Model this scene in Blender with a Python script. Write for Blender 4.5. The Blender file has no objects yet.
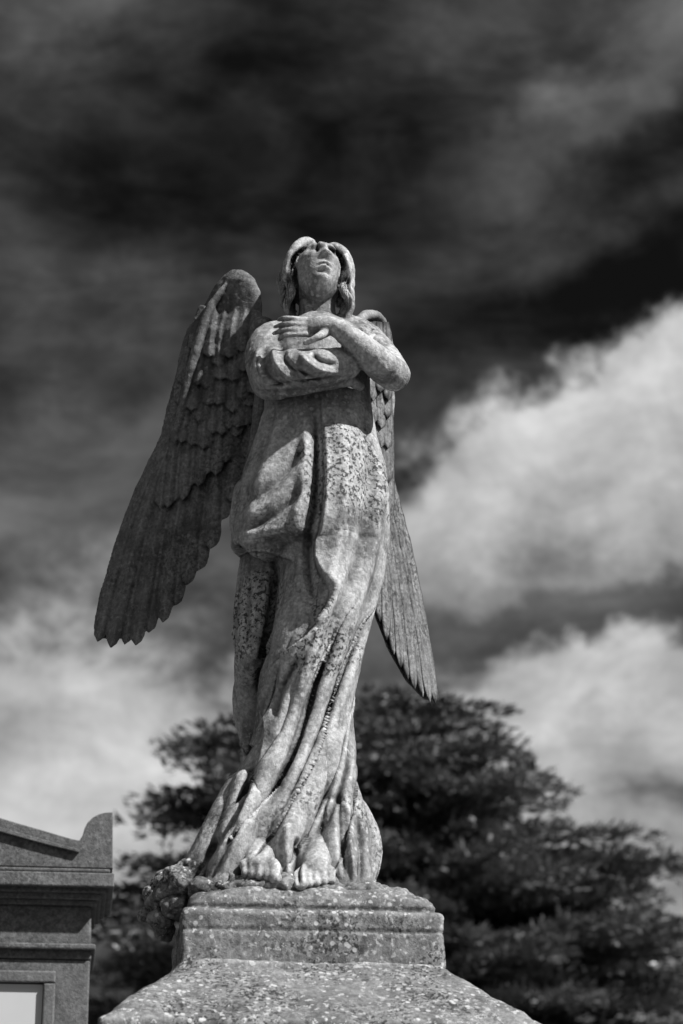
import bpy, bmesh, math, random
import numpy as np
from mathutils import Vector, Matrix, noise, Euler
random.seed(7); rng=np.random.default_rng(7)
sc=bpy.context.scene
# ---------------------------------------------------------------- image pixels to world
# Image pixels (u right, v down), unprojected through the camera -> metres in the world; d = depth behind the statue axis
D=5.6; EYE=1.6; T=math.radians(20); K=36/85/1024; cT,sT=math.cos(T),math.sin(T)
def E(u,v,d=0.0):
    Y=D+d; xc=(u-341.5)*K; yc=(512-v)*K; s=Y/(cT-yc*sT)
    return Vector((xc*s,Y,EYE+s*(sT+yc*cT)))
def invE(P):
    z=P[:,2]-EYE; dep=P[:,1]*cT+z*sT
    return P[:,0]/dep/K+341.5, 512-((-P[:,1]*sT+z*cT)/dep)/K

# ---------------------------------------------------------------- mesh helpers
class MB:
    def __init__(s): s.v=[]; s.f=[]
    def add(s,v,f):
        o=len(s.v); s.v.extend([tuple(p) for p in v]); s.f.extend([tuple(i+o for i in q) for q in f])
    def obj(s,name,mat=None,smooth=True,parent=None):
        me=bpy.data.meshes.new(name); me.from_pydata(s.v,[],s.f); me.update()
        ob=bpy.data.objects.new(name,me); sc.collection.objects.link(ob)
        if mat: me.materials.append(mat)
        if smooth: me.polygons.foreach_set('use_smooth',[True]*len(me.polygons))
        if parent: ob.parent=parent
        return ob
def empty(name):
    e=bpy.data.objects.new(name,None); sc.collection.objects.link(e); e.empty_display_size=.2; return e
def cat(pts,steps=6):
    P=np.array([tuple(p) for p in pts],float)
    if len(P)==2: 
        t=np.linspace(0,1,steps+1)[:,None]; return P[0]*(1-t)+P[1]*t
    Q=np.vstack([2*P[0]-P[1],P,2*P[-1]-P[-2]]); out=[]
    for i in range(1,len(Q)-2):
        for k in range(steps):
            t=k/steps
            out.append(.5*((2*Q[i])+(Q[i+1]-Q[i-1])*t+(2*Q[i-1]-5*Q[i]+4*Q[i+1]-Q[i+2])*t*t+(-Q[i-1]+3*Q[i]-3*Q[i+1]+Q[i+2])*t**3))
    out.append(Q[-2]); return np.array(out)
def tube(mb,pts,radii,n=18,steps=6,flat=1.0,up=(0,1,0)):
    P=cat(pts,steps); R=cat([(r,0,0) for r in radii],steps)[:,0]
    t0=P[1]-P[0]; t0/=np.linalg.norm(t0); t1=P[-1]-P[-2]; t1/=np.linalg.norm(t1)
    A=[];RA=[]
    for a in (85,65,40,20):
        a=math.radians(a); A.append(P[0]-t0*R[0]*math.sin(a)); RA.append(R[0]*math.cos(a))
    B=[];RB=[]
    for a in (20,40,65,85):
        a=math.radians(a); B.append(P[-1]+t1*R[-1]*math.sin(a)); RB.append(R[-1]*math.cos(a))
    P=np.vstack([A,P,B]); R=np.concatenate([RA,R,RB])
    V=[];F=[]; upv=Vector(up)
    m=len(P)
    for i in range(m):
        tg=Vector(P[min(i+1,m-1)]-P[max(i-1,0)]).normalized()
        a=upv.cross(tg)
        if a.length<.05: a=Vector((1,0,.2)).cross(tg)
        a.normalize(); b=tg.cross(a)
        for k in range(n):
            an=2*math.pi*k/n
            V.append(Vector(P[i])+a*math.cos(an)*R[i]+b*math.sin(an)*R[i]*flat)
    for i in range(m-1):
        for k in range(n):
            F.append((i*n+k,i*n+(k+1)%n,(i+1)*n+(k+1)%n,(i+1)*n+k))
    F.append(tuple(range(n))[::-1]); F.append(tuple((m-1)*n+k for k in range(n)))
    mb.add(V,F)
def ball(mb,c,r,rot=None,nz=24,na=32,fn=None):
    V=[];F=[]
    M=rot or Matrix.Identity(3)
    for i in range(nz+1):
        th=math.pi*(i+.02)/(nz+.04)
        for k in range(na):
            a=2*math.pi*k/na
            d=Vector((math.sin(th)*math.cos(a),math.sin(th)*math.sin(a),math.cos(th)))
            p=Vector((d.x*r[0],d.y*r[1],d.z*r[2]))
            if fn: p=fn(d,p)
            V.append(M@p+Vector(c))
    for i in range(nz):
        for k in range(na):
            F.append((i*na+k,(i+1)*na+k,(i+1)*na+(k+1)%na,i*na+(k+1)%na))
    F.append(tuple(range(na))); F.append(tuple(nz*na+k for k in range(na))[::-1])
    mb.add(V,F)
def evaluated(ob):
    dg=bpy.context.evaluated_depsgraph_get(); e=ob.evaluated_get(dg)
    me=bpy.data.meshes.new_from_object(e); old=ob.data; ob.modifiers.clear(); ob.data=me
    bpy.data.meshes.remove(old); return ob
def remesh(ob,vox,sm=2,fac=.5):
    m=ob.modifiers.new('r','REMESH'); m.mode='VOXEL'; m.voxel_size=vox; m.use_smooth_shade=True
    s=ob.modifiers.new('s','SMOOTH'); s.factor=fac; s.iterations=sm
    mats=[x for x in ob.data.materials]
    evaluated(ob); ob.data.materials.clear()
    for x in mats: ob.data.materials.append(x)
    ob.data.polygons.foreach_set('use_smooth',[True]*len(ob.data.polygons)); return ob
def getVN(me):
    n=len(me.vertices); V=np.empty(n*3); me.vertices.foreach_get('co',V); V=V.reshape(-1,3)
    N=np.empty(n*3); me.vertex_normals.foreach_get('vector',N); return V,N.reshape(-1,3)
def setV(me,V):
    me.vertices.foreach_set('co',V.ravel()); me.update()
def erode(ob,amp,scale,octv=4,amp2=0,scale2=1,seed=0.0):
    V,N=getVN(ob.data); out=np.empty(len(V))
    for i,(x,y,z) in enumerate(V):
        out[i]=noise.fractal((x*scale+seed,y*scale,z*scale),.9,2.0,octv)*amp
        if amp2: out[i]+=noise.noise((x*scale2,y*scale2,z*scale2+seed))*amp2
    setV(ob.data,V+N*out[:,None])
def smoothstep(x,a,b):
    t=np.clip((x-a)/(b-a),0,1); return t*t*(3-2*t)
def carve(ob,strokes):
    me=ob.data
    for (path,w,h,kind) in strokes:
        V,N=getVN(me); U,W=invE(V)
        C=cat([(a,b,0) for a,b in path],5)[:,:2]
        L=w*3 if kind=='r' else w*3.5
        sel=np.where((U>C[:,0].min()-L)&(U<C[:,0].max()+L)&(W>C[:,1].min()-L)&(W<C[:,1].max()+L)&(N[:,1]<0.15))[0]
        if len(sel)==0: continue
        p=np.stack([U[sel],W[sel]],1); best=np.full(len(sel),1e9); tt=np.zeros(len(sel)); sg=np.zeros(len(sel)); ns=len(C)-1
        for i in range(ns):
            a,b=C[i],C[i+1]; ab=b-a; l2=(ab**2).sum()+1e-9
            t=np.clip(((p-a)@ab)/l2,0,1); q=a+t[:,None]*ab; dd=p-q; d=np.hypot(dd[:,0],dd[:,1])
            m=d<best; best[m]=d[m]; tt[m]=(i+t[m])/ns; cr=ab[0]*dd[:,1]-ab[1]*dd[:,0]; sg[m]=np.sign(cr[m])
        tap=smoothstep(tt,-.02,.22)*smoothstep(1-tt,-.02,.22)
        if kind=='r': f=np.exp(-(best/w)**2)
        else:
            s=best*sg*(-1 if kind=='R' else 1)
            f=smoothstep(s,-1.5,1.5)*np.exp(-(np.maximum(s,0)/w)**1.3)
        wt=smoothstep(-N[sel,1],-.15,.35)
        V[sel]+= (N[sel]*.6+np.array([0,-.4,0]))*(h*f*tap*wt)[:,None]
        setV(me,V)

# ---------------------------------------------------------------- materials
def mat_new(name):
    m=bpy.data.materials.new(name); m.use_nodes=True; nt=m.node_tree; nt.nodes.clear()
    out=nt.nodes.new('ShaderNodeOutputMaterial'); b=nt.nodes.new('ShaderNodeBsdfPrincipled')
    nt.links.new(b.outputs[0],out.inputs[0]); return m,nt,b
class G:
    def __init__(s,nt): s.nt=nt
    def L(s,a,b):
        if isinstance(a,(int,float)): b.default_value=a
        else: s.nt.links.new(a,b)
    def m(s,op,a,b=None,c=None,clamp=False):
        n=s.nt.nodes.new('ShaderNodeMath'); n.operation=op; n.use_clamp=clamp
        s.L(a,n.inputs[0]); 
        if b is not None: s.L(b,n.inputs[1])
        if c is not None: s.L(c,n.inputs[2])
        return n.outputs[0]
    def noise(s,vec,scale,detail=4,rough=.55,dist=0):
        n=s.nt.nodes.new('ShaderNodeTexNoise'); n.inputs['Scale'].default_value=scale; n.inputs['Detail'].default_value=detail
        n.inputs['Roughness'].default_value=rough; n.inputs['Distortion'].default_value=dist; s.nt.links.new(vec,n.inputs['Vector']); return n.outputs['Fac']
    def mp(s,vec,scale=(1,1,1),loc=(0,0,0),rot=(0,0,0),typ='POINT'):
        n=s.nt.nodes.new('ShaderNodeMapping'); n.vector_type=typ; n.inputs['Scale'].default_value=scale; n.inputs['Location'].default_value=loc
        n.inputs['Rotation'].default_value=rot; s.nt.links.new(vec,n.inputs['Vector']); return n.outputs[0]
    def st(s,x,a,b,lo=0.,hi=1.):
        n=s.nt.nodes.new('ShaderNodeMapRange'); n.interpolation_type='SMOOTHSTEP'; s.L(x,n.inputs[0])
        n.inputs[1].default_value=a; n.inputs[2].default_value=b; n.inputs[3].default_value=lo; n.inputs[4].default_value=hi; return n.outputs[0]
    def mix(s,f,a,b):
        n=s.nt.nodes.new('ShaderNodeMix'); n.data_type='FLOAT'; s.L(f,n.inputs[0]); s.L(a,n.inputs[2]); s.L(b,n.inputs[3]); return n.outputs[0]
    def vor(s,vec,scale):
        n=s.nt.nodes.new('ShaderNodeTexVoronoi'); n.inputs['Scale'].default_value=scale; s.nt.links.new(vec,n.inputs['Vector']); return n.outputs['Distance']
def stone(name,base=.33,dark=.09,stain=.5,spots=.5,white=.4,scale=1.0,bump=1.0,point=True,thr=.46,spread=.1,chest=()):
    m,nt,b=mat_new(name); g=G(nt)
    geo=nt.nodes.new('ShaderNodeNewGeometry'); pos=geo.outputs['Position']
    big=g.noise(pos,5*scale,5,.65,.6); mid=g.noise(pos,22*scale,5,.7,.3); fine=g.noise(pos,130*scale,3,.7)
    streak=g.noise(g.mp(pos,(26*scale,26*scale,3.0*scale)),1,4,.6,.5)
    v=g.mix(g.st(mid,.3,.7),base*.72,base*1.2)
    v=g.m('MULTIPLY',v,g.st(fine,.25,.75,.66,1.28))
    s=g.st(g.m('ADD',g.m('MULTIPLY',big,.6),g.m('MULTIPLY',streak,.4)),.54-.12*stain,.68-.1*stain)
    v=g.mix(g.m('MULTIPLY',s,stain),v,g.mix(mid,dark*.6,dark*2.0))
    pn=g.noise(pos,4.3*scale,4,.6)
    for (cc,ra,am) in chest: # heavier growth of black lichen on some parts of the carving
        dd=nt.nodes.new('ShaderNodeVectorMath'); dd.operation='DISTANCE'; nt.links.new(pos,dd.inputs[0]); dd.inputs[1].default_value=cc
        pn=g.m('ADD',pn,g.st(dd.outputs['Value'],ra,.02,0,am))
    patch=g.st(pn,thr,thr+.15)
    d1=g.st(g.noise(pos,110*scale,3,.6),.52,.57); d2=g.st(g.noise(pos,55*scale,4,.72),.55,.60)
    v=g.mix(g.m('MULTIPLY',g.m('MULTIPLY',g.m('MAXIMUM',d1,d2),g.m('ADD',g.m('MULTIPLY',patch,1-spread),spread)),spots),v,dark*.5)
    vo=g.vor(g.mp(pos,(1,1,1),(3.1,0,0)),48*scale); wm=g.st(vo,.30,.20); wp=g.st(g.noise(pos,9*scale,3,.5),.50,.58)
    w2=g.m('MULTIPLY',g.st(g.noise(g.mp(pos,(1,1,1),(9,2,4)),75*scale,3,.6),.59,.64),.85)
    v=g.mix(g.m('MULTIPLY',g.m('MAXIMUM',g.m('MULTIPLY',wm,wp),w2),white),v,min(.78,base*2.1))
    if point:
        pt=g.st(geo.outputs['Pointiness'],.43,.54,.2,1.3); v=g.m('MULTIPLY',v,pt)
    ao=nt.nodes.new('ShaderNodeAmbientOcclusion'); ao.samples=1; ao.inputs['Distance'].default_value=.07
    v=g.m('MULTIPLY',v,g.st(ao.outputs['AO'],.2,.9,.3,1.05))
    cb=nt.nodes.new('ShaderNodeCombineColor')
    for i in range(3): nt.links.new(v,cb.inputs[i])
    nt.links.new(cb.outputs[0],b.inputs['Base Color']); b.inputs['Roughness'].default_value=.8
    h=g.m('ADD',g.m('MULTIPLY',g.noise(pos,55*scale,5,.75),.6),g.m('MULTIPLY',g.noise(pos,260*scale,2,.7),.35))
    h=g.m('SUBTRACT',h,g.m('MULTIPLY',g.st(g.vor(pos,120*scale),.25,.1),.25))
    bp=nt.nodes.new('ShaderNodeBump'); bp.inputs['Strength'].default_value=.5*bump; bp.inputs['Distance'].default_value=.006/scale
    nt.links.new(h,bp.inputs['Height']); nt.links.new(bp.outputs[0],b.inputs['Normal'])
    return m
def plain(name,val,var=.3,scale=3,rough=.9):
    m,nt,b=mat_new(name); g=G(nt); geo=nt.nodes.new('ShaderNodeNewGeometry')
    v=g.mix(g.noise(geo.outputs['Position'],scale,5,.6),val*(1-var),val*(1+var))
    cb=nt.nodes.new('ShaderNodeCombineColor')
    for i in range(3): nt.links.new(v,cb.inputs[i])
    nt.links.new(cb.outputs[0],b.inputs['Base Color']); b.inputs['Roughness'].default_value=rough
    return m
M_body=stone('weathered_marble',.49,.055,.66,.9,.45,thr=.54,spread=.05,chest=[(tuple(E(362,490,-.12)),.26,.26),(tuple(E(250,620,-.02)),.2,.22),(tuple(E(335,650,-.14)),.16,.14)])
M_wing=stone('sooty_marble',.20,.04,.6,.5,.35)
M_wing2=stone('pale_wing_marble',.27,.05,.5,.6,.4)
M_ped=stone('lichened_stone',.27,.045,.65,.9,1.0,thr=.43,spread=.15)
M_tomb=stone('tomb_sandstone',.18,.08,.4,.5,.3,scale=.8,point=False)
M_panel=plain('white_marble_panel',.75,.06,6,.4)

# ---------------------------------------------------------------- statue body
statue=empty('angel_statue'); statue.location=(0,0,0)
mb=MB()
rows=np.array([ # v, left, right, front depth, back depth
(318,300,336,-.045,.065),(326,284,352,-.07,.09),(334,268,364,-.09,.10),(348,262,372,-.12,.12),(370,262,370,-.135,.12),(392,266,370,-.13,.11),
(412,264,372,-.12,.10),(440,255,377,-.12,.10),(470,245,384,-.135,.11),(500,237,388,-.15,.13),(530,232,390,-.16,.13),(550,231,389,-.16,.13),
(553,234,388,-.155,.13),(556,272,387,-.15,.13),(580,276,384,-.15,.13),(605,275,377,-.155,.13),(630,269,369,-.16,.12),(655,263,362,-.165,.12),(680,259,357,-.165,.12),
(710,257,355,-.16,.12),(735,254,354,-.16,.12),(760,246,353,-.165,.13),(785,235,350,-.175,.14),(805,225,351,-.18,.15),(825,215,354,-.185,.16),
(845,206,358,-.185,.17),(865,196,362,-.185,.18),(885,190,366,-.185,.18),(905,190,366,-.185,.18)])
vs=np.arange(318,906,3.0); n=96; V=[];F=[]
Lc=[np.interp(vs,rows[:,0],rows[:,k]) for k in range(1,5)]
for i,v in enumerate(vs):
    l,r,f,b=[c[i] for c in Lc]; pl=E(l,v); pr=E(r,v)
    cx=(pl.x+pr.x)/2; hx=(pr.x-pl.x)/2; cy=D+(f+b)/2; hy=(b-f)/2
    for k in range(n):
        a=2*math.pi*k/n; c,s=math.cos(a),math.sin(a); p=2/2.05
        V.append((cx+hx*math.copysign(abs(c)**p,c),cy+hy*math.copysign(abs(s)**p,s),pl.z))
for i in range(len(vs)-1):
    for k in range(n): F.append((i*n+k,(i+1)*n+k,(i+1)*n+(k+1)%n,i*n+(k+1)%n))
F.append(tuple(range(n))); F.append(tuple((len(vs)-1)*n+k for k in range(n))[::-1]); mb.add(V,F)
# free leg under the tunic hem (set back, in the shade of the cloth): thigh, knee, calf, ankle
tube(mb,[E(274,530,.04),E(267,590,.03),E(258,636,.005),E(255,658,.02),E(252,690,.07),E(252,725,.10),E(258,760,.11),E(266,800,.08)],[.078,.068,.056,.050,.043,.038,.032,.05],n=24)
tube(mb,[E(246,560,.03),E(241,600,.02),E(239,640,.02),E(246,662,.04)],[.016,.016,.017,.008])
tube(mb,[E(242,668,.06),E(240,700,.08),E(243,725,.09),E(251,745,.09)],[.014,.020,.018,.01])
# thigh pushing the tunic forward
tube(mb,[E(290,410,-.03),E(278,460,-.045),E(270,505,-.055),E(268,543,-.06),E(268,550,-.055)],[.05,.062,.070,.072,.03],n=36,flat=.8)
tube(mb,[E(246,490,-.02),E(241,525,-.035),E(240,545,-.04)],[.03,.030,.010])
# neck, head
tube(mb,[E(317,335,.03),E(317,312,.01),E(317,285,.02)],[.060,.047,.05],n=28)
tube(mb,[E(303,330,-.045),E(309,312,-.035),E(304,296,0)],[.012,.010,.012])
tube(mb,[E(290,335,-.08),E(306,331,-.085),E(314,333,-.085)],[.012,.011,.006])
def face(d,p):
    x,y,z=p
    if d.z<0:
        k=(-d.z)**1.7; x*=1-.34*k; y=y*(1-.12*k)-.012*k
    f=max(0,min(1,(-d.y-.05)/.35)); ax=abs(x); g=lambda q,s: math.exp(-(q/s)**2)
    o=0
    if -.045<z<.045:
        if z>-.016: am=.004+.021*((.04-z)/.056)**1.2 if z<.04 else .004
        else: am=.025*max(0,1-(-.016-z)/.014)
        wd=.0075+.006*max(0,min(1,(.02-z)/.035)); o+=am*g(x,wd)
        o+=.007*g(ax-.012,.006)*g(z+.017,.007)
    o-=.020*g(ax-.027,.014)*g(z-.018,.010); o+=.015*g(ax-.028,.010)*g(z-.015,.006); o-=.003*g(ax-.028,.012)*g(z-.012,.0018)
    o+=.008*g(z-.036,.008)*g(ax-.022,.022)
    o+=.009*g(z+.044,.0045)*g(x,.017); o+=.010*g(z+.057,.005)*g(x,.014); o-=.013*g(z+.0505,.0028)*g(x,.019); o-=.009*g(z+.069,.005)*g(x,.018)
    o+=.013*g(z+.088,.013)*g(x,.018); o+=.007*g(ax-.040,.016)*g(z+.014,.018)
    return Vector((x*.92,(y-f*o)*.90,z*.92))
RH=Euler((math.radians(-27),math.radians(6),math.radians(14))).to_matrix()
HC=E(318,275,-.008)
hd=MB(); ball(hd,HC,(.069,.086,.108),RH,nz=150,na=200,fn=face); mb.add(hd.v,hd.f)
def hl(x,y,z): return HC+RH@Vector((x*.9,y*.9,z*.86))
ball(mb,hl(0,.030,.006),(.068,.074,.080),RH)
HR=random.Random(11)
for sgn in (-1,1):
    for j in range(5):
        o=j*.018
        tube(mb,[hl(sgn*.010,-.030+o*1.3,.090+o*.12),hl(sgn*.036,-.042+o*1.4,.096+o*.12),hl(sgn*(.062),-.044+o*1.5,.072+o*.12),hl(sgn*(.082+.002*j),-.030+o*1.3,.028),hl(sgn*(.088-.002*j),-.006+o,-.022)],[.008,.012,.014,.016,.015],n=12,steps=5)
    for j in range(8):
        u0=294 if sgn<0 else 341; dd=-.030+j*.020; w=sgn*HR.uniform(2.2,4.4)
        ph0=j*1.1+(0 if sgn<0 else .8)
        u=lambda q,ph: u0+sgn*q+w*math.sin(ph+ph0)
        e=HR.uniform(-5,4)
        tube(mb,[E(u(1,0),258,dd),E(u(4,1.7),269,dd-.008),E(u(6,3.4),280,dd+.006),E(u(6,5.0),292,dd-.004),E(u(6,6.7),304+e*.5,dd+.010),E(u(3-j*.6,8.2),316+e,dd+.012)],[.011,.0125,.0120,.0130,.011,.005],n=12,steps=5)
# viewer-left arm in full sleeve
tube(mb,[E(288,340,.02),E(273,346,-.02),E(267,362,-.07),E(272,376,-.12)],[.05,.060,.056,.052],n=26)
tube(mb,[E(270,374,-.12),E(290,370,-.165),E(320,368,-.175),E(346,363,-.165)],[.053,.052,.048,.040],n=26)
tube(mb,[E(262,350,-.05),E(257,372,-.08),E(264,390,-.11),E(280,392,-.13)],[.022,.024,.022,.02])
tube(mb,[E(275,390,-.13),E(305,386,-.155),E(345,380,-.14),E(360,386,-.12)],[.022,.022,.018,.012])
tube(mb,[E(340,366,-.165),E(358,353,-.15),E(366,346,-.13)],[.03,.022,.024])
for j in range(4): tube(mb,[E(360+j*3.5,350-j*1.5+2,-.15+.012*j),E(368+j*3.2,340+j*2,-.135+.02*j),E(374+j*2,336+j*4,-.11+.02*j)],[.009,.009,.007],n=10)
# viewer-right arm, bare, crossing over
tube(mb,[E(345,335,.03),E(362,342,.0),E(380,358,-.06),E(394,375,-.12)],[.055,.054,.048,.041],n=26)
tube(mb,[E(394,375,-.12),E(377,362,-.165),E(358,344,-.205),E(340,330,-.205)],[.041,.040,.032,.024],n=26)
tube(mb,[E(342,331,-.205),E(328,325,-.20),E(312,326,-.19),E(304,327,-.18)],[.024,.023,.026,.020],n=22,flat=.7)
for j,(a,b,c_,l) in enumerate([(320,318,320,-5),(324.6,324,327,-1),(329.2,330,333.5,0),(333.5,335.5,339.5,-5)]):
    tube(mb,[E(310,a+.5,-.192),E(297,.5*(a+b),-.205),E(285,b,-.200),E(274-l,c_,-.178)],[.0085,.0072,.0066,.0052],n=12)
tube(mb,[E(328,331,-.20),E(316,338,-.22),E(305,343,-.215)],[.012,.0095,.007],n=12)
# feet coming out from under the hem
for (cu,cv,dd,s) in ((260,866,-.195,1),(316,872,-.195,-1)):
    tube(mb,[E(cu+4*s,826,-.10),E(cu+1*s,848,-.155),E(cu,cv-2,dd-.02)],[.034,.037,.034],n=22,flat=.8)
    for j in range(5):
        uu=cu+(j-2)*7.5; big=(j==(4 if s>0 else 0)); r=.0155 if big else .011
        k=abs(j-(4 if s>0 else 0))
        tube(mb,[E(uu*.6+cu*.4,cv-3,dd-.02),E(uu,cv+3-k,dd-.050+.006*k),E(uu+.5,cv+8-k,dd-.067+.008*k),E(uu+.5,cv+12-k,dd-.075+.009*k)],[r,r*1.08,r*.9,r],n=12)
# hem and train : broad sheets of cloth, mostly sunk in the main mass
tube(mb,[E(322,740,-.10),E(336,790,-.10),E(346,838,-.10),E(350,884,-.12)],[.05,.055,.055,.05],n=28,flat=.9)
tube(mb,[E(345,790,-.04),E(362,820,-.03),E(371,850,-.03),E(364,882,-.06)],[.02,.026,.028,.028])
tube(mb,[E(240,790,-.09),E(222,832,-.12),E(206,862,-.13),E(184,886,-.12)],[.04,.048,.046,.034],n=24)
tube(mb,[E(250,790,-.12),E(236,842,-.16),E(222,888,-.18)],[.045,.050,.044],n=24)
tube(mb,[E(290,780,-.12),E(288,840,-.165),E(286,886,-.19)],[.045,.045,.034],n=24)
tube(mb,[E(336,815,-.13),E(341,860,-.17),E(343,892,-.18),E(325,900,-.19)],[.035,.040,.032,.018])
body=mb.obj('figure',M_body,parent=statue)
remesh(body,.0031,3,.5)
# --- cloth: long rounded pleats with tight valleys, following the diagonal swing of the robe
def relief(q,kind=2.6): 
    x=np.abs(2*(q%1)-1); return (1-x**kind)-.68
V,N=getVN(body.data); U,W=invE(V)
l=np.interp(W,rows[:,0],rows[:,1]); r=np.interp(W,rows[:,0],rows[:,2]); q=(U-l)/(r-l+1e-6)
nz_=np.array([noise.noise((u*.008,w*.0035,1.7)) for u,w in zip(U,W)])
sw=np.clip((W-520)/330,-.3,1.25)
ph=(q+sw*.92)*4.0+nz_*.8
k=np.floor(ph); strength=.70+.45*np.sin(k*2.4+1.0)+.22*np.sin(W*.014+k*1.7)
msk=smoothstep(W,590,700)*(1-.35*smoothstep(W,810,860))*(N[:,1]<.2)
feet=np.exp(-(((U-260)/24)**2+((W-872)/18)**2)**2)+np.exp(-(((U-316)/22)**2+((W-878)/18)**2)**2)
msk=msk*np.clip(1-feet*1.3,0,1)*smoothstep(U,252-26*(W>745),266-26*(W>745))
V+=N*(relief(ph)*.023*np.clip(strength,.15,1.2)*msk)[:,None]
setV(body.data,V)
S=[
# mantle edge: falls from the arms, turns at the thigh, then runs back to the knee
([(320,386),(324,440),(325,480),(322,520),(315,552),(321,575),(333,592),(328,612),(312,632),(292,650),(272,668),(256,694)],17,.032,'R'),
([(314,396),(316,450),(315,500),(307,545),(309,580),(316,608)],4.5,-.020,'r'),
([(340,396),(350,450),(350,520),(344,580),(326,640)],22,.012,'r'),
([(304,398),(306,450),(300,505),(291,552)],6,.013,'r'),
([(287,400),(274,440),(260,485),(250,530),(246,552)],7,.010,'r'),
([(278,400),(264,440),(250,482),(240,520)],4,-.010,'r'),
([(304,425),(288,450),(262,476),(246,490)],5.5,.007,'r'),([(306,458),(288,486),(262,509),(242,520)],6,.010,'r'),([(304,496),(288,520),(264,536),(240,544)],6,.007,'r'),
([(305,441),(288,468),(262,492),(246,504)],3.8,-.009,'r'),([(305,478),(288,503),(262,522),(242,531)],3.8,-.009,'r'),
([(231,559),(250,551),(270,553),(296,561)],14,.012,'R'),
# over the right thigh, sweeping down to the viewer's left
([(334,398),(344,450),(344,500),(337,550),(326,600),(306,645)],8,.012,'r'),
([(362,400),(370,450),(369,500),(358,555),(340,605),(318,650),(294,694)],5.5,-.015,'r'),
([(376,430),(382,480),(379,530),(365,585),(345,640),(318,700)],8,.014,'r'),
([(388,500),(384,550),(372,595),(354,650),(330,710),(304,770),(272,830)],4.5,-.018,'r'),
([(384,575),(362,640),(334,710),(304,780),(270,850)],7,.014,'r'),
([(341,612),(324,662),(303,716),(284,770),(256,830)],5.5,-.014,'r'),
([(334,602),(314,652),(290,702),(274,752),(256,802),(232,856)],8,.014,'r'),
([(256,694),(266,732),(253,782),(229,832),(206,864)],16,.020,'R'),
([(300,655),(280,690),(272,720)],4,-.014,'r'),
([(254,745),(246,790),(222,835),(200,862)],3.5,-.010,'r'),
([(352,680),(347,740),(328,800),(300,850)],5,.010,'r'),([(356,700),(351,750),(336,800),(310,848)],3.5,-.012,'r'),
([(344,792),(348,840),(352,885)],14,.014,'R'),([(338,790),(342,830),(345,880)],3,-.012,'r'),([(358,815),(362,850),(360,886)],3,-.012,'r'),
([(240,815),(224,852),(204,886)],4,-.014,'r'),([(222,832),(204,862),(188,884)],3.5,-.010,'r'),
([(288,820),(287,850),(290,885)],4,.010,'r'),([(297,835),(297,860),(299,888)],3,-.016,'r'),
([(250,575),(247,620),(246,650)],3.5,-.010,'r'),([(276,562),(270,610),(263,660),(257,700)],4,-.020,'r'),
# sleeve
([(262,344),(256,362),(262,380),(276,392)],3.2,.008,'r'),([(268,344),(263,362),(270,378),(286,388)],2.6,-.009,'r'),
([(276,346),(274,358),(284,374),(304,384)],3.4,.009,'r'),([(286,348),(284,358),(296,370),(318,378)],2.8,-.010,'r'),
([(300,352),(306,361),(322,371),(344,374)],3.2,.008,'r'),([(312,352),(320,360),(338,365)],2.6,-.009,'r'),
([(266,386),(285,383),(315,380),(350,374)],2.6,-.010,'r'),
([(259,352),(256,366),(259,380)],2.2,-.006,'r'),([(290,362),(304,378),(322,384)],2.2,.006,'r'),
]
for a in range(6):   # hair grooves
    S.append(([(303+a*1.6,246-a*.3),(292+a*.6,258),(287+a*1.9,276),(284+a*2.6,300),(286+a*2,314)],1.3,-.007,'r'))
    S.append(([(331-a*1.6,246-a*.3),(343-a*.6,258),(348-a*1.9,276),(350-a*2.6,300),(347-a*2,314)],1.3,-.007,'r'))
S.append(([(317,240),(317,246),(317,252)],1.6,-.010,'r'))
carve(body,S)
erode(body,.0014,26,4,.0006,90)

# ---------------------------------------------------------------- wings
def feather(mb,dep,p0,p1,w,bow=0,lift=0.,n=26,m=9,th=.006,curlk=.006,tuck=False):
    p0=np.array(p0,float); p1=np.array(p1,float); dr=p1-p0; L=np.hypot(*dr); nr=np.array([-dr[1],dr[0]])/L
    V=[];F=[]
    for side in (0,1):
        for i in range(n+1):
            t=i/n; c=p0+dr*t+nr*bow*math.sin(math.pi*t)
            hw=w*(.75+.25*min(1,t*3))*math.sqrt(max(1e-4,1-max(0,(t-.84)/.16)**2.6))*(.8 if t<.02 else 1)
            lf=lift*(.35+.65*min(1,t/.45)) if tuck else lift
            for k in range(m):
                q=-1+2*k/(m-1)
                uu,vv=c+nr*hw*q
                arch=(1-q*q)*w*.0013+ (.0030*math.exp(-(q/.16)**2))*(1-.6*t)
                curl=-curlk*max(0,t-.6)/.4
                barb=.0006*math.sin(t*L*1.1+abs(q)*5)
                y=dep(uu,vv)-lf+curl-(arch+barb)*(1 if side==0 else 0)+(th*(1-.3*abs(q)) if side else 0)
                V.append(E(uu,vv,y))
    o=(n+1)*m
    for i in range(n):
        for k in range(m-1):
            a=i*m+k; F.append((a,a+m,a+m+1,a+1)); F.append((o+a,o+a+1,o+a+m+1,o+a+m))
    for i in range(n):
        F.append((i*m,o+i*m,o+(i+1)*m,(i+1)*m)); a=i*m+m-1; F.append((a,a+m,o+a+m,o+a))
    for k in range(m-1):
        F.append((k,k+1,o+k+1,o+k)); a=n*m+k; F.append((a,o+a,o+a+1,a+1))
    mb.add(V,F)
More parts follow.
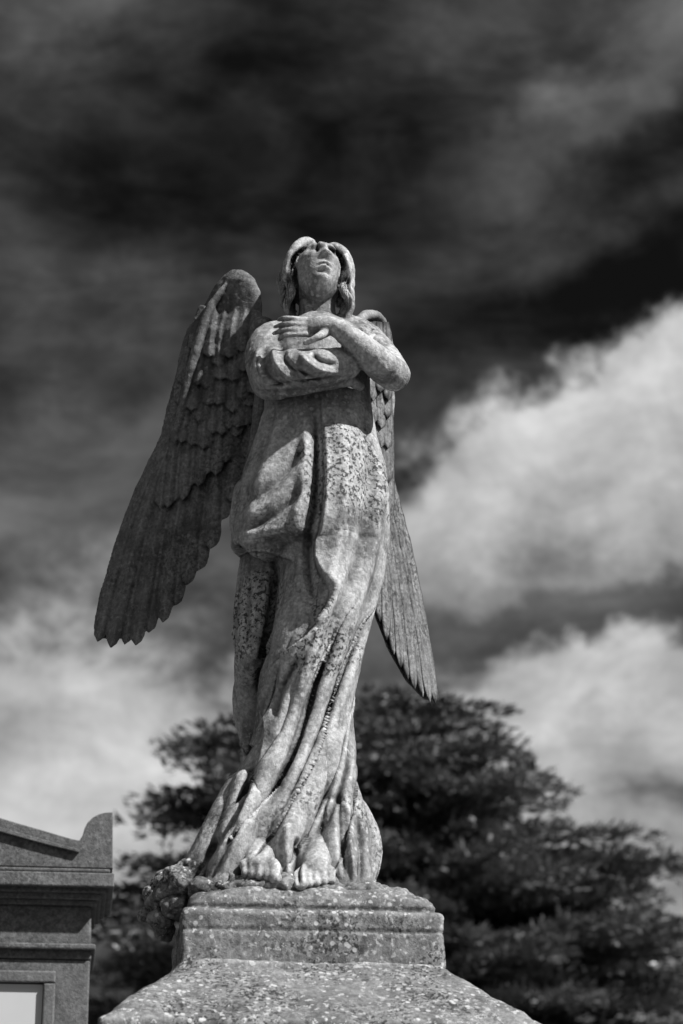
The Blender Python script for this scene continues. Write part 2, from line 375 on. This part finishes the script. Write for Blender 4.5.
def slab(mb,rows,dep,th,tk=.75):
    rows=np.array(rows,float); vs=np.arange(rows[0,0],rows[-1,0]+.1,3.); n=40;V=[];F=[]
    for i,v in enumerate(vs):
        l=np.interp(v,rows[:,0],rows[:,1]); r=np.interp(v,rows[:,0],rows[:,2])
        t2=th*(1-tk*i/len(vs))*min(1,.45+.2*i)
        for k in range(n):
            a=2*math.pi*k/n; u=(l+r)/2+(r-l)/2*math.cos(a)*(.85 if i==0 else 1); V.append(E(u,v,dep(u,v)+t2*math.sin(a)+.006))
    for i in range(len(vs)-1):
        for k in range(n): F.append((i*n+k,(i+1)*n+k,(i+1)*n+(k+1)%n,i*n+(k+1)%n))
    F.append(tuple(range(n))); F.append(tuple((len(vs)-1)*n+k for k in range(n))[::-1]); mb.add(V,F)
lerp=lambda a,b,t:(a[0]+(b[0]-a[0])*t,a[1]+(b[1]-a[1])*t)
dL=lambda u,v: .13+(262-u)*.0009+.03*math.sin((v-270)/380*math.pi)
w=MB()
slab(w,[(270,231,242),(274,225,250),(280,220,255),(290,213,259),(304,206,262),(330,196,263),(360,187,265),(400,176,265),(440,167,256),(480,158,240),(510,151,226),(540,142,208),(570,129,192),(600,117,172),(625,105,152),(640,101,132)],dL,.018)
def interp_poly(P,t):
    P=np.array(P,float); s=np.linspace(0,1,len(P)); return (np.interp(t,s,P[:,0]),np.interp(t,s,P[:,1]))
tips=[(98,642),(111,647),(124,648),(137,643),(149,635),(161,623),(174,606),(186,588),(198,568),(210,547),(221,524),(231,501),(239,478),(246,458)]
nt_=len(tips); R=random.Random(3)
for i,tp in enumerate(tips):
    t=i/(nt_-1); st=interp_poly([(176,420),(197,405),(225,395),(250,375)],t)
    feather(w,dL,st,(tp[0]+R.uniform(-1.5,1.5),tp[1]+R.uniform(-4,4)),8.9+1.6*t,bow=9*(1-t)-1,lift=.016-.0011*i+.008*(i%2),n=40)
for i in range(11):
    t=i/10; e=interp_poly([(160,505),(185,492),(212,472),(246,432)],t); feather(w,dL,interp_poly([(186,360),(215,352),(252,345)],t),(e[0],e[1]+R.uniform(-9,9)),7.6,bow=4*(1-t),lift=.022+.004*(i%2)-.0004*i,n=26,curlk=.012,tuck=True)
for row,(a,b,c,d_,nn,ww) in enumerate([((186,372),(252,368),(172,446),(250,412),9,7.4),((190,346),(254,350),(179,412),(252,392),8,7.8),((196,324),(256,330),(186,382),(254,372),7,8.0),((205,306),(256,310),(196,354),(255,352),6,8.0)]):
    for i in range(nn):
        t=i/(nn-1); s0=lerp(a,b,t); e0=lerp(c,d_,t); j=R.uniform(-8,8)
        feather(w,dL,s0,(e0[0]+R.uniform(-3.5,2.5),e0[1]+j+10*math.sin(t*math.pi)),ww*R.uniform(.85,1.2),bow=R.uniform(-1,3),lift=.026+.0035*row+.003*(i%2),n=16,curlk=.011,tuck=True)
slab(w,[(270,231,242),(274,225,250),(280,220,255),(290,212,260),(304,205,262),(330,195,263),(360,187,264),(376,186,262)],lambda u,v:dL(u,v)-.012,.030,1.0)
tube(w,[E(226,284,.14),E(209,310,.15),E(199,342,.16),E(187,388,.18),E(176,436,.205),E(165,480,.225),E(154,520,.24),E(141,560,.255)],[.006,.012,.015,.013,.011,.009,.008,.006],n=16)
tube(w,[E(263,330,.08),E(266,380,.07),E(258,440,.09),E(244,480,.13)],[.035,.03,.022,.01])
wl=w.obj('wing_spread',M_wing,parent=statue)
remesh(wl,.0028,2,.5)
erode(wl,.0016,26,4,.0008,60,5.)
# far wing, swept back
dR=lambda u,v: .12+max(0,u-345)*.0035+.02*math.sin((v-310)/400*math.pi)
w=MB()
slab(w,[(313,360,378),(318,354,384),(330,350,388),(360,348,392),(400,350,393),(450,352,391),(500,354,390),(550,358,396),(590,366,405),(620,376,413),(650,388,421),(680,405,429),(700,424,434)],dR,.012)
tp=[(436,705),(430,703),(423,697),(415,690),(408,680),(401,668),(394,655),(387,640),(380,622),(374,600),(368,575)]
for i,q in enumerate(tp):
    t=i/10; feather(w,dR,interp_poly([(388,470),(375,455),(358,440)],t),q,4.6,bow=-4,lift=.016-.001*i+.004*(i%2),n=34)
for i in range(7):
    t=i/6; feather(w,dR,interp_poly([(388,390),(372,385),(356,380)],t),interp_poly([(390,520),(385,535),(366,520)],t),4.4,bow=-1,lift=.022+.003*(i%2),n=24,curlk=.01)
for row in range(5):
    for i in range(6):
        t=i/5; v0=322+row*27; feather(w,dR,(386-34*t,v0),(388-36*t+R.uniform(-1,1),v0+48+R.uniform(-6,6)),4.6,bow=0,lift=.040-.005*row+.003*(i%2),n=12,curlk=.012)
tube(w,[E(354,335,.13),E(360,320,.14),E(370,315,.20),E(381,321,.26),E(388,345,.28),E(390,400,.30),E(386,470,.31),E(393,550,.33),E(406,615,.37)],[.014,.014,.014,.014,.013,.012,.010,.009,.007],n=16)
wr=w.obj('wing_swept_back',M_wing2,parent=statue)
erode(wr,.002,30,4,.0012,60,9.)

# ---------------------------------------------------------------- pedestal
ped=empty('stone_pedestal')
def rr(cx,cy,hx,hy,z,ch,n=14):
    pts=[]
    for (sx,sy,a0) in ((1,1,0),(-1,1,90),(-1,-1,180),(1,-1,270)):
        for k in range(n):
            a=math.radians(a0+90*k/(n-1)); pts.append((cx+sx*(hx-ch)+ch*math.cos(a),cy+sy*(hy-ch)+ch*math.sin(a),z))
    return pts
def loftrr(name,prof,cx,cy,mat,rem=.006,er=(.004,14,5),parent=None,rot=0):
    m=MB(); V=[];F=[]; n=56
    for (h,hy,z,ch) in prof: V+=rr(0,0,h,hy,z,ch)
    for i in range(len(prof)-1):
        for k in range(n): F.append((i*n+k,i*n+(k+1)%n,(i+1)*n+(k+1)%n,(i+1)*n+k))
    F.append(tuple(range(n))[::-1]); F.append(tuple((len(prof)-1)*n+k for k in range(n)))
    M=Matrix.Translation((cx,cy,0))@Matrix.Rotation(rot,4,'Z'); m.add([M@Vector(p) for p in V],F)
    o=m.obj(name,mat,parent=parent); 
    if rem: remesh(o,rem,1,.5); erode(o,er[0],er[1],er[2])
    return o
PX=E(301,930,-.3).x; PY=D-.02
rt=math.radians(6)
loftrr('base_block',[(.288,.278,2.470,.012),(.290,.280,2.476,.012),(.290,.280,2.548,.012),(.286,.276,2.552,.012),(.286,.276,2.555,.012),(.290,.280,2.559,.012),(.290,.280,2.590,.012),(.286,.276,2.596,.014),(.272,.262,2.600,.02),(.271,.261,2.606,.02),(.275,.265,2.612,.03),(.273,.263,2.628,.05),(.262,.253,2.644,.08),(.24,.24,2.654,.12),(.2,.2,2.660,.15)],PX,PY,M_ped,.0040,(.0045,12,6),ped,rt)
loftrr('sloping_cap',[(.465,.52,2.20,.02),(.465,.52,2.322,.02),(.45,.505,2.334,.02),(.304,.298,2.468,.03),(.298,.292,2.479,.04),(.28,.27,2.484,.05)],PX+.0,PY,M_ped,.006,(.007,9,6),ped,rt)
loftrr('shaft',[(.58,.58,0,.02),(.58,.58,.3,.02),(.50,.50,.36,.02),(.39,.43,.42,.02),(.39,.43,2.02,.02),(.41,.46,2.08,.02),(.435,.49,2.14,.02),(.435,.49,2.21,.02)],PX+.0,PY,M_ped,.012,(.004,9,4),ped,rt)
rk=MB()
ball(rk,E(285,903,-.05),(.24,.22,.05)); ball(rk,E(345,905,-.08),(.15,.17,.045)); ball(rk,E(240,900,-.1),(.13,.15,.05)); ball(rk,E(385,910,-.06),(.09,.17,.04)); ball(rk,E(320,899,-.16),(.12,.10,.035))
for (u,v,d_,r) in ((215,878,-.12,.045),(198,874,-.12,.05),(184,882,-.16,.046),(172,892,-.14,.04),(160,900,-.12,.034),(208,868,-.08,.04),(190,868,-.06,.035),(167,888,-.08,.04),(178,906,-.16,.034),(222,872,-.14,.035),(160,920,-.13,.032),(166,932,-.12,.024),(205,890,-.2,.036),(154,893,-.08,.024),(150,915,-.08,.022),(230,884,-.2,.03)):
    ball(rk,E(u,v,d_),(r*R.uniform(.8,1.25),r,r*R.uniform(.6,.95)),Euler((R.uniform(-.5,.5),R.uniform(-.8,.8),0)).to_matrix(),nz=12,na=16)
rko=rk.obj('rock_base',M_ped,parent=statue); remesh(rko,.0042,2,.5); erode(rko,.014,16,6,.004,60,3.)

# ---------------------------------------------------------------- neighbouring tomb
tomb=empty('stone_tomb_monument'); TY=1.6
def prism(name,poly,d0,d1,mat,bev=.006):
    V=[E(u,v,d0) for u,v in poly]; y0=D+d0;y1=D+d1
    m=MB(); n=len(V); VV=[tuple(p) for p in V]+[(p.x,y1,p.z) for p in V]
    F=[tuple(range(n)),tuple(range(n,2*n))[::-1]]+[(i,i+n,(i+1)%n+n,(i+1)%n) for i in range(n)]
    m.add(VV,F); o=m.obj(name,mat,smooth=False,parent=tomb)
    bm=bmesh.new(); bm.from_mesh(o.data); bmesh.ops.recalc_face_normals(bm,faces=bm.faces); bm.to_mesh(o.data); bm.free()
    if bev:
        b=o.modifiers.new('b','BEVEL'); b.width=bev; b.segments=2; b.limit_method='ANGLE'
    return o
C=-62
mir=lambda P:P+[(2*C-u,v) for u,v in P[::-1]]
ear=[(82,836),(84,829),(87,823),(92,818),(98,814.5),(105,812.5),(112,812)]
prism('pediment',mir([(C+.1,806),(-20,815),(20,826),(50,834),(72,840),(79,841)]+ear+[(112,868.5)]),TY-.02,TY+.4,M_tomb)
prism('pediment_rib',[(-61,816),(-20,824),(20,835),(50,843),(78,850),(78,853),(50,847),(20,839.5),(-20,829),(-61,821)],TY-.035,TY-.018,M_tomb,.002)
for i,(u,v0,v1,dd) in enumerate([(109,869,873,-.03),(112,873,887,-.055),(106,887,893,-.03),(101,893,900,-.012),(97,900,906,0.002)]):
    prism('cornice_%d'%i,[(2*C-u,v0),(u,v0),(u,v1),(2*C-u,v1)],TY+dd,TY+.4+.001*i,M_tomb,.004)
wall=prism('wall',[(2*C-92,906),(92,906),(92,960),(2*C-92,960)],TY+.02,TY+.38,M_tomb)
def box(name,x0,x1,y0,y1,z0,z1,mat,par,bev=.005):
    m=MB(); v=[(x,y,z) for x in (x0,x1) for y in (y0,y1) for z in (z0,z1)]
    m.add(v,[(0,1,3,2),(4,6,7,5),(0,4,5,1),(2,3,7,6),(0,2,6,4),(1,5,7,3)]); o=m.obj(name,mat,smooth=False,parent=par)
    if bev: b=o.modifiers.new('b','BEVEL'); b.width=bev; b.segments=2
    return o
xr=E(92,960,TY+.02).x; xl=E(2*C-92,960,TY+.02).x; z96=E(0,960,TY+.02).z
box('wall_lower',xl+.003,xr-.003,D+TY+.024,D+TY+.377,.25,z96-.001,M_tomb,tomb)
box('band',xl-.012,xr+.012,D+TY+.0,D+TY+.4,E(0,950,TY).z,E(0,944,TY).z,M_tomb,tomb)
box('plinth',xl-.1,xr+.1,D+TY-.08,D+TY+.48,0,.25,M_tomb,tomb)
x0=E(2*C-44,985,TY).x; x1=E(44,985,TY).x; zz=E(0,984,TY).z
fw=.035
box('frame_top',x0-fw,x1+fw,D+TY-.006,D+TY+.03,zz,zz+fw,M_tomb,tomb); box('frame_side',x1,x1+fw,D+TY-.006,D+TY+.03,.7,zz-.001,M_tomb,tomb); box('frame_side_b',x0-fw,x0,D+TY-.006,D+TY+.03,.7,zz-.001,M_tomb,tomb)
box('inscription_panel',x0+.002,x1-.002,D+TY+.012,D+TY+.034,.7,zz-.003,M_panel,tomb,0)
piv=Vector((xr+.05,D+TY,0)); RZ=Matrix.Rotation(math.radians(6.5),4,'Z'); tomb.matrix_world=Matrix.Translation(piv)@RZ@Matrix.Translation(-piv)

# ---------------------------------------------------------------- trees
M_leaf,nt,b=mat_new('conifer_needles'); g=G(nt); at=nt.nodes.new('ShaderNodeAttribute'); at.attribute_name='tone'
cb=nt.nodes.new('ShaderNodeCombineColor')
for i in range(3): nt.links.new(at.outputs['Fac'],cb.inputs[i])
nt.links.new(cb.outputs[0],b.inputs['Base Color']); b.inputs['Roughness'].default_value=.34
M_bark=plain('bark',.09,.4,12)
def conifer(name,base,H,Rfn,seed,zmin=.8,nb=9,dz=.34):
    r=np.random.default_rng(seed); root=empty(name); base=Vector(base)
    bk=MB(); tube(bk,[base+Vector((0,0,-.1)),base+Vector((.05,0,H*.3)),base+Vector((-.04,.03,H*.65)),base+Vector((0,0,H-.15))],[.30,.22,.12,.02],n=12)
    cen=[];dirs=[];ton=[]
    z=zmin
    while z<H-.1:
        Rz=Rfn(H-z); cnt=max(5,int(nb*(.5+.5*min(1,Rz/2))))
        for k in range(cnt):
            a=r.uniform(0,2*math.pi); L=Rz*r.uniform(.66,1.06); rise=r.uniform(.10,.28)
            dv=np.array([math.cos(a),math.sin(a),0]); sd=np.array([-dv[1],dv[0],0])
            zz0=z+r.uniform(-.13,.13)
            pth=lambda s: np.array([base.x,base.y,zz0])+dv*L*s+np.array([0,0,L*(rise*s*1.6-.55*rise*s*s-.28*s**3+.16*s**5)])
            if L>.8: tube(bk,[Vector(pth(0)),Vector(pth(.4)),Vector(pth(.9))],[.012+.014*L,.01+.008*L,.006],n=5,steps=2)
            ns=max(3,int(L/.16)); tb=r.uniform(.45,1.6)
            for s in np.linspace(.15,1,ns):
                p=pth(s); hw=min(.66,.12+.30*L*(1-s)*.8+.08)*r.uniform(.45,1.2)
                nt2=max(2,int(hw/.08)); dz_=r.normal(0,.03)
                for sgn in (-1,1):
                    for q in np.linspace(.1,1,nt2):
                        c=p+sd*sgn*hw*q+dv*hw*q*.8+np.array([0,0,dz_-.16*hw*q*q+r.normal(0,.012)])
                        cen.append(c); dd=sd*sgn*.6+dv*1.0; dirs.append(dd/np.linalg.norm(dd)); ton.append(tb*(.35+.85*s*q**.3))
        z+=dz*r.uniform(.75,1.25)
    cen=np.array(cen);dirs=np.array(dirs);ton=np.array(ton); q=8
    j=r.normal(0,.040,(len(cen)*q,3)); j[:,2]*=.5
    c=np.repeat(cen,q,0)+j; d=np.repeat(dirs,q,0)+r.normal(0,.34,(len(cen)*q,3)); d[:,2]+=.18
    d/=np.linalg.norm(d,axis=1)[:,None]; up=r.normal(0,.4,(len(d),3)); up[:,2]+=1; s=np.cross(d,up); s/=np.linalg.norm(s,axis=1)[:,None]
    ln=r.uniform(.07,.15,(len(d),1)); wd=r.uniform(.010,.022,(len(d),1))
    V=np.stack([c-s*wd*.6,c+s*wd*.6,c+d*ln*.6+s*wd,c+d*ln*1.1,c+d*ln*.6-s*wd],1).reshape(-1,3)
    N=len(d); me=bpy.data.meshes.new('foliage'); me.vertices.add(N*5); me.vertices.foreach_set('co',V.ravel())
    me.loops.add(N*5); me.loops.foreach_set('vertex_index',np.arange(N*5,dtype=np.int32)); me.polygons.add(N); me.polygons.foreach_set('loop_start',np.arange(0,N*5,5,dtype=np.int32))
    me.update(calc_edges=True); me.validate()
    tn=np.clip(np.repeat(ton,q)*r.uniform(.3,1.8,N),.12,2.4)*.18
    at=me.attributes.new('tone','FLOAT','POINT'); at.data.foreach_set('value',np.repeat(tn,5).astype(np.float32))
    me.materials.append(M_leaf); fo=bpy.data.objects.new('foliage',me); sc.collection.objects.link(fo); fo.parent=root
    bk.obj('trunk_and_limbs',M_bark,parent=root); print(name,N)
    return root
dT=25.
p=E(410,692,dT); conifer('cedar_tree',(p.x,p.y,0),p.z,lambda h:min(5.4,.40+1.20*h**.90),5,nb=14,dz=.37)
p=E(240,712,dT-2); conifer('cedar_tree.001',(p.x,p.y,0),p.z,lambda h:min(2.4,.3+.95*h**.75),2,nb=11,dz=.36)

# ---------------------------------------------------------------- ground
gm=MB(); gm.add([(-600,-600,0),(600,-600,0),(600,900,0),(-600,900,0)],[(0,1,2,3)]); gm.obj('ground',plain('grass_ground',.07,.5,1.5),smooth=False)

# ---------------------------------------------------------------- sky and sun
SUN_EL=math.radians(46); SUN_AZ=math.radians(120)   # clockwise from +Y: front right of the statue
wd=bpy.data.worlds.new('World'); sc.world=wd; wd.use_nodes=True; nt=wd.node_tree; nt.nodes.clear(); g=G(nt)
out=nt.nodes.new('ShaderNodeOutputWorld'); bg=nt.nodes.new('ShaderNodeBackground'); nt.links.new(bg.outputs[0],out.inputs[0]); bg.inputs[1].default_value=.1
wd.cycles.sampling_method='NONE'
sky=nt.nodes.new('ShaderNodeTexSky'); sky.sky_type='NISHITA'; sky.sun_disc=False; sky.sun_elevation=SUN_EL; sky.sun_rotation=SUN_AZ
bw=nt.nodes.new('ShaderNodeRGBToBW'); nt.links.new(sky.outputs[0],bw.inputs[0])
tc=nt.nodes.new('ShaderNodeTexCoord'); dirv=tc.outputs['Generated']
sx=nt.nodes.new('ShaderNodeSeparateXYZ'); nt.links.new(dirv,sx.inputs[0])
az=g.m('ARCTAN2',sx.outputs[0],sx.outputs[1]); el=g.m('ARCSINE',sx.outputs[2])
n1=g.m('SUBTRACT',g.noise(dirv,11,7,.62),.5); n2=g.m('SUBTRACT',g.noise(g.mp(dirv,(1,1,1),(5,3,1)),11,7,.62),.5)
az=g.m('ADD',az,g.m('MULTIPLY',n1,.11)); el=g.m('ADD',el,g.m('MULTIPLY',n2,.11))
cx=nt.nodes.new('ShaderNodeCombineXYZ'); nt.links.new(az,cx.inputs[0]); nt.links.new(el,cx.inputs[1]); ae=cx.outputs[0]
def skyc(u,v):
    q=E(u,v)-Vector((0,0,EYE)); return math.atan2(q.x,q.y), math.asin(q.normalized().z)
def blobs(L,tot):
    for (u,v,su,sv,rot,amp) in L:
        a0,e0=skyc(u,v); k=.00043
        mp=g.mp(ae,(su*k,sv*k,1),(a0,e0,0),(0,0,math.radians(rot)),'TEXTURE')
        dt=nt.nodes.new('ShaderNodeVectorMath'); dt.operation='DOT_PRODUCT'; nt.links.new(mp,dt.inputs[0]); nt.links.new(mp,dt.inputs[1])
        tot=g.m('MULTIPLY_ADD',g.m('POWER',2.718,g.m('MULTIPLY',dt.outputs['Value'],-1)),amp,tot)
    return tot
wisp=g.m('SUBTRACT',g.noise(g.mp(dirv,(9,9,26),(0,0,0),(0,.42,0)),1.0,9,.62,.35),.5)
puff=g.m('SUBTRACT',g.noise(g.mp(dirv,(1,1,1.4),(2,7,1)),17,9,.62,.3),.5)
dark=blobs([(600,110,150,42,26,.20),(655,15,60,40,0,.12),(60,25,120,45,12,.13),(110,440,190,60,12,.14),(30,540,170,70,0,.16),(430,40,40,30,20,.06),
 (260,150,260,85,-5,-.06),(480,310,260,45,-8,-.07),(120,300,120,25,15,.08),(600,250,120,20,14,.07),(340,580,150,90,0,.16),(560,620,200,45,0,.14)],.195)
dark=g.m('ADD',dark,g.m('ADD',g.m('MULTIPLY',wisp,.50),g.m('MULTIPLY',puff,.30)))
dark=g.m('MAXIMUM',dark,.08)
mask=blobs([(580,455,165,95,12,1.15),(470,520,75,80,0,.55),(660,410,80,60,0,.5),(600,545,150,45,0,.5),(40,770,300,165,0,1.15),(620,720,210,75,2,1.1),(640,920,140,110,0,.9),(430,800,200,90,0,.5),
  (565,625,190,15,4,-.45),(620,805,80,38,0,-.30),(330,640,70,50,0,-.15),(600,300,160,25,14,-.35)],0.0)
mask=g.st(g.m('ADD',mask,g.m('MULTIPLY',puff,.9)),.25,.76)
# unseen sky behind the viewer: cloud brightness added there to fill the shadows
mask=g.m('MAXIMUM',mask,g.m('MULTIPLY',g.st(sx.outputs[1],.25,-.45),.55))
cl=g.m('ADD',.71,g.m('ADD',g.m('MULTIPLY',puff,.70),g.m('MULTIPLY',wisp,.34)))
cl=blobs([(590,410,130,60,10,.14),(540,470,70,50,0,.08),(560,575,170,45,0,-.24),(120,800,140,70,0,.14),(60,690,140,40,0,-.02),(620,810,90,50,0,-.18),(620,690,120,35,0,.08),(20,590,120,40,0,-.18)],cl)
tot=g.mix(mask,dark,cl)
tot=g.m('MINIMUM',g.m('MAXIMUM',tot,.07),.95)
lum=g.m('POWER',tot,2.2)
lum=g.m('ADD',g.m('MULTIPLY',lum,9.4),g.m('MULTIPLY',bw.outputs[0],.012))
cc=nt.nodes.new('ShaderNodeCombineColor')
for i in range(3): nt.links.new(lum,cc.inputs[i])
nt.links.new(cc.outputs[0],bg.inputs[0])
sl=bpy.data.lights.new('sun','SUN'); sl.energy=5.0; sl.angle=math.radians(1.0); so=bpy.data.objects.new('sun',sl); sc.collection.objects.link(so)
dv=Vector((math.sin(SUN_AZ)*math.cos(SUN_EL),math.cos(SUN_AZ)*math.cos(SUN_EL),math.sin(SUN_EL)))
so.rotation_euler=dv.to_track_quat('Z','Y').to_euler(); so.location=dv*30
# ---------------------------------------------------------------- camera
cam=bpy.data.cameras.new('camera'); co=bpy.data.objects.new('camera',cam); sc.collection.objects.link(co)
co.location=(0,0,EYE); co.rotation_euler=(math.radians(90)+T,0,0); cam.sensor_fit='VERTICAL'; cam.sensor_height=36; cam.sensor_width=24; cam.lens=85
cam.clip_end=3000; cam.clip_start=.1; cam.dof.use_dof=True; cam.dof.focus_distance=5.85; cam.dof.aperture_fstop=4.5
sc.camera=co
sc.view_settings.view_transform='Standard'; sc.view_settings.look='None'; sc.view_settings.exposure=0
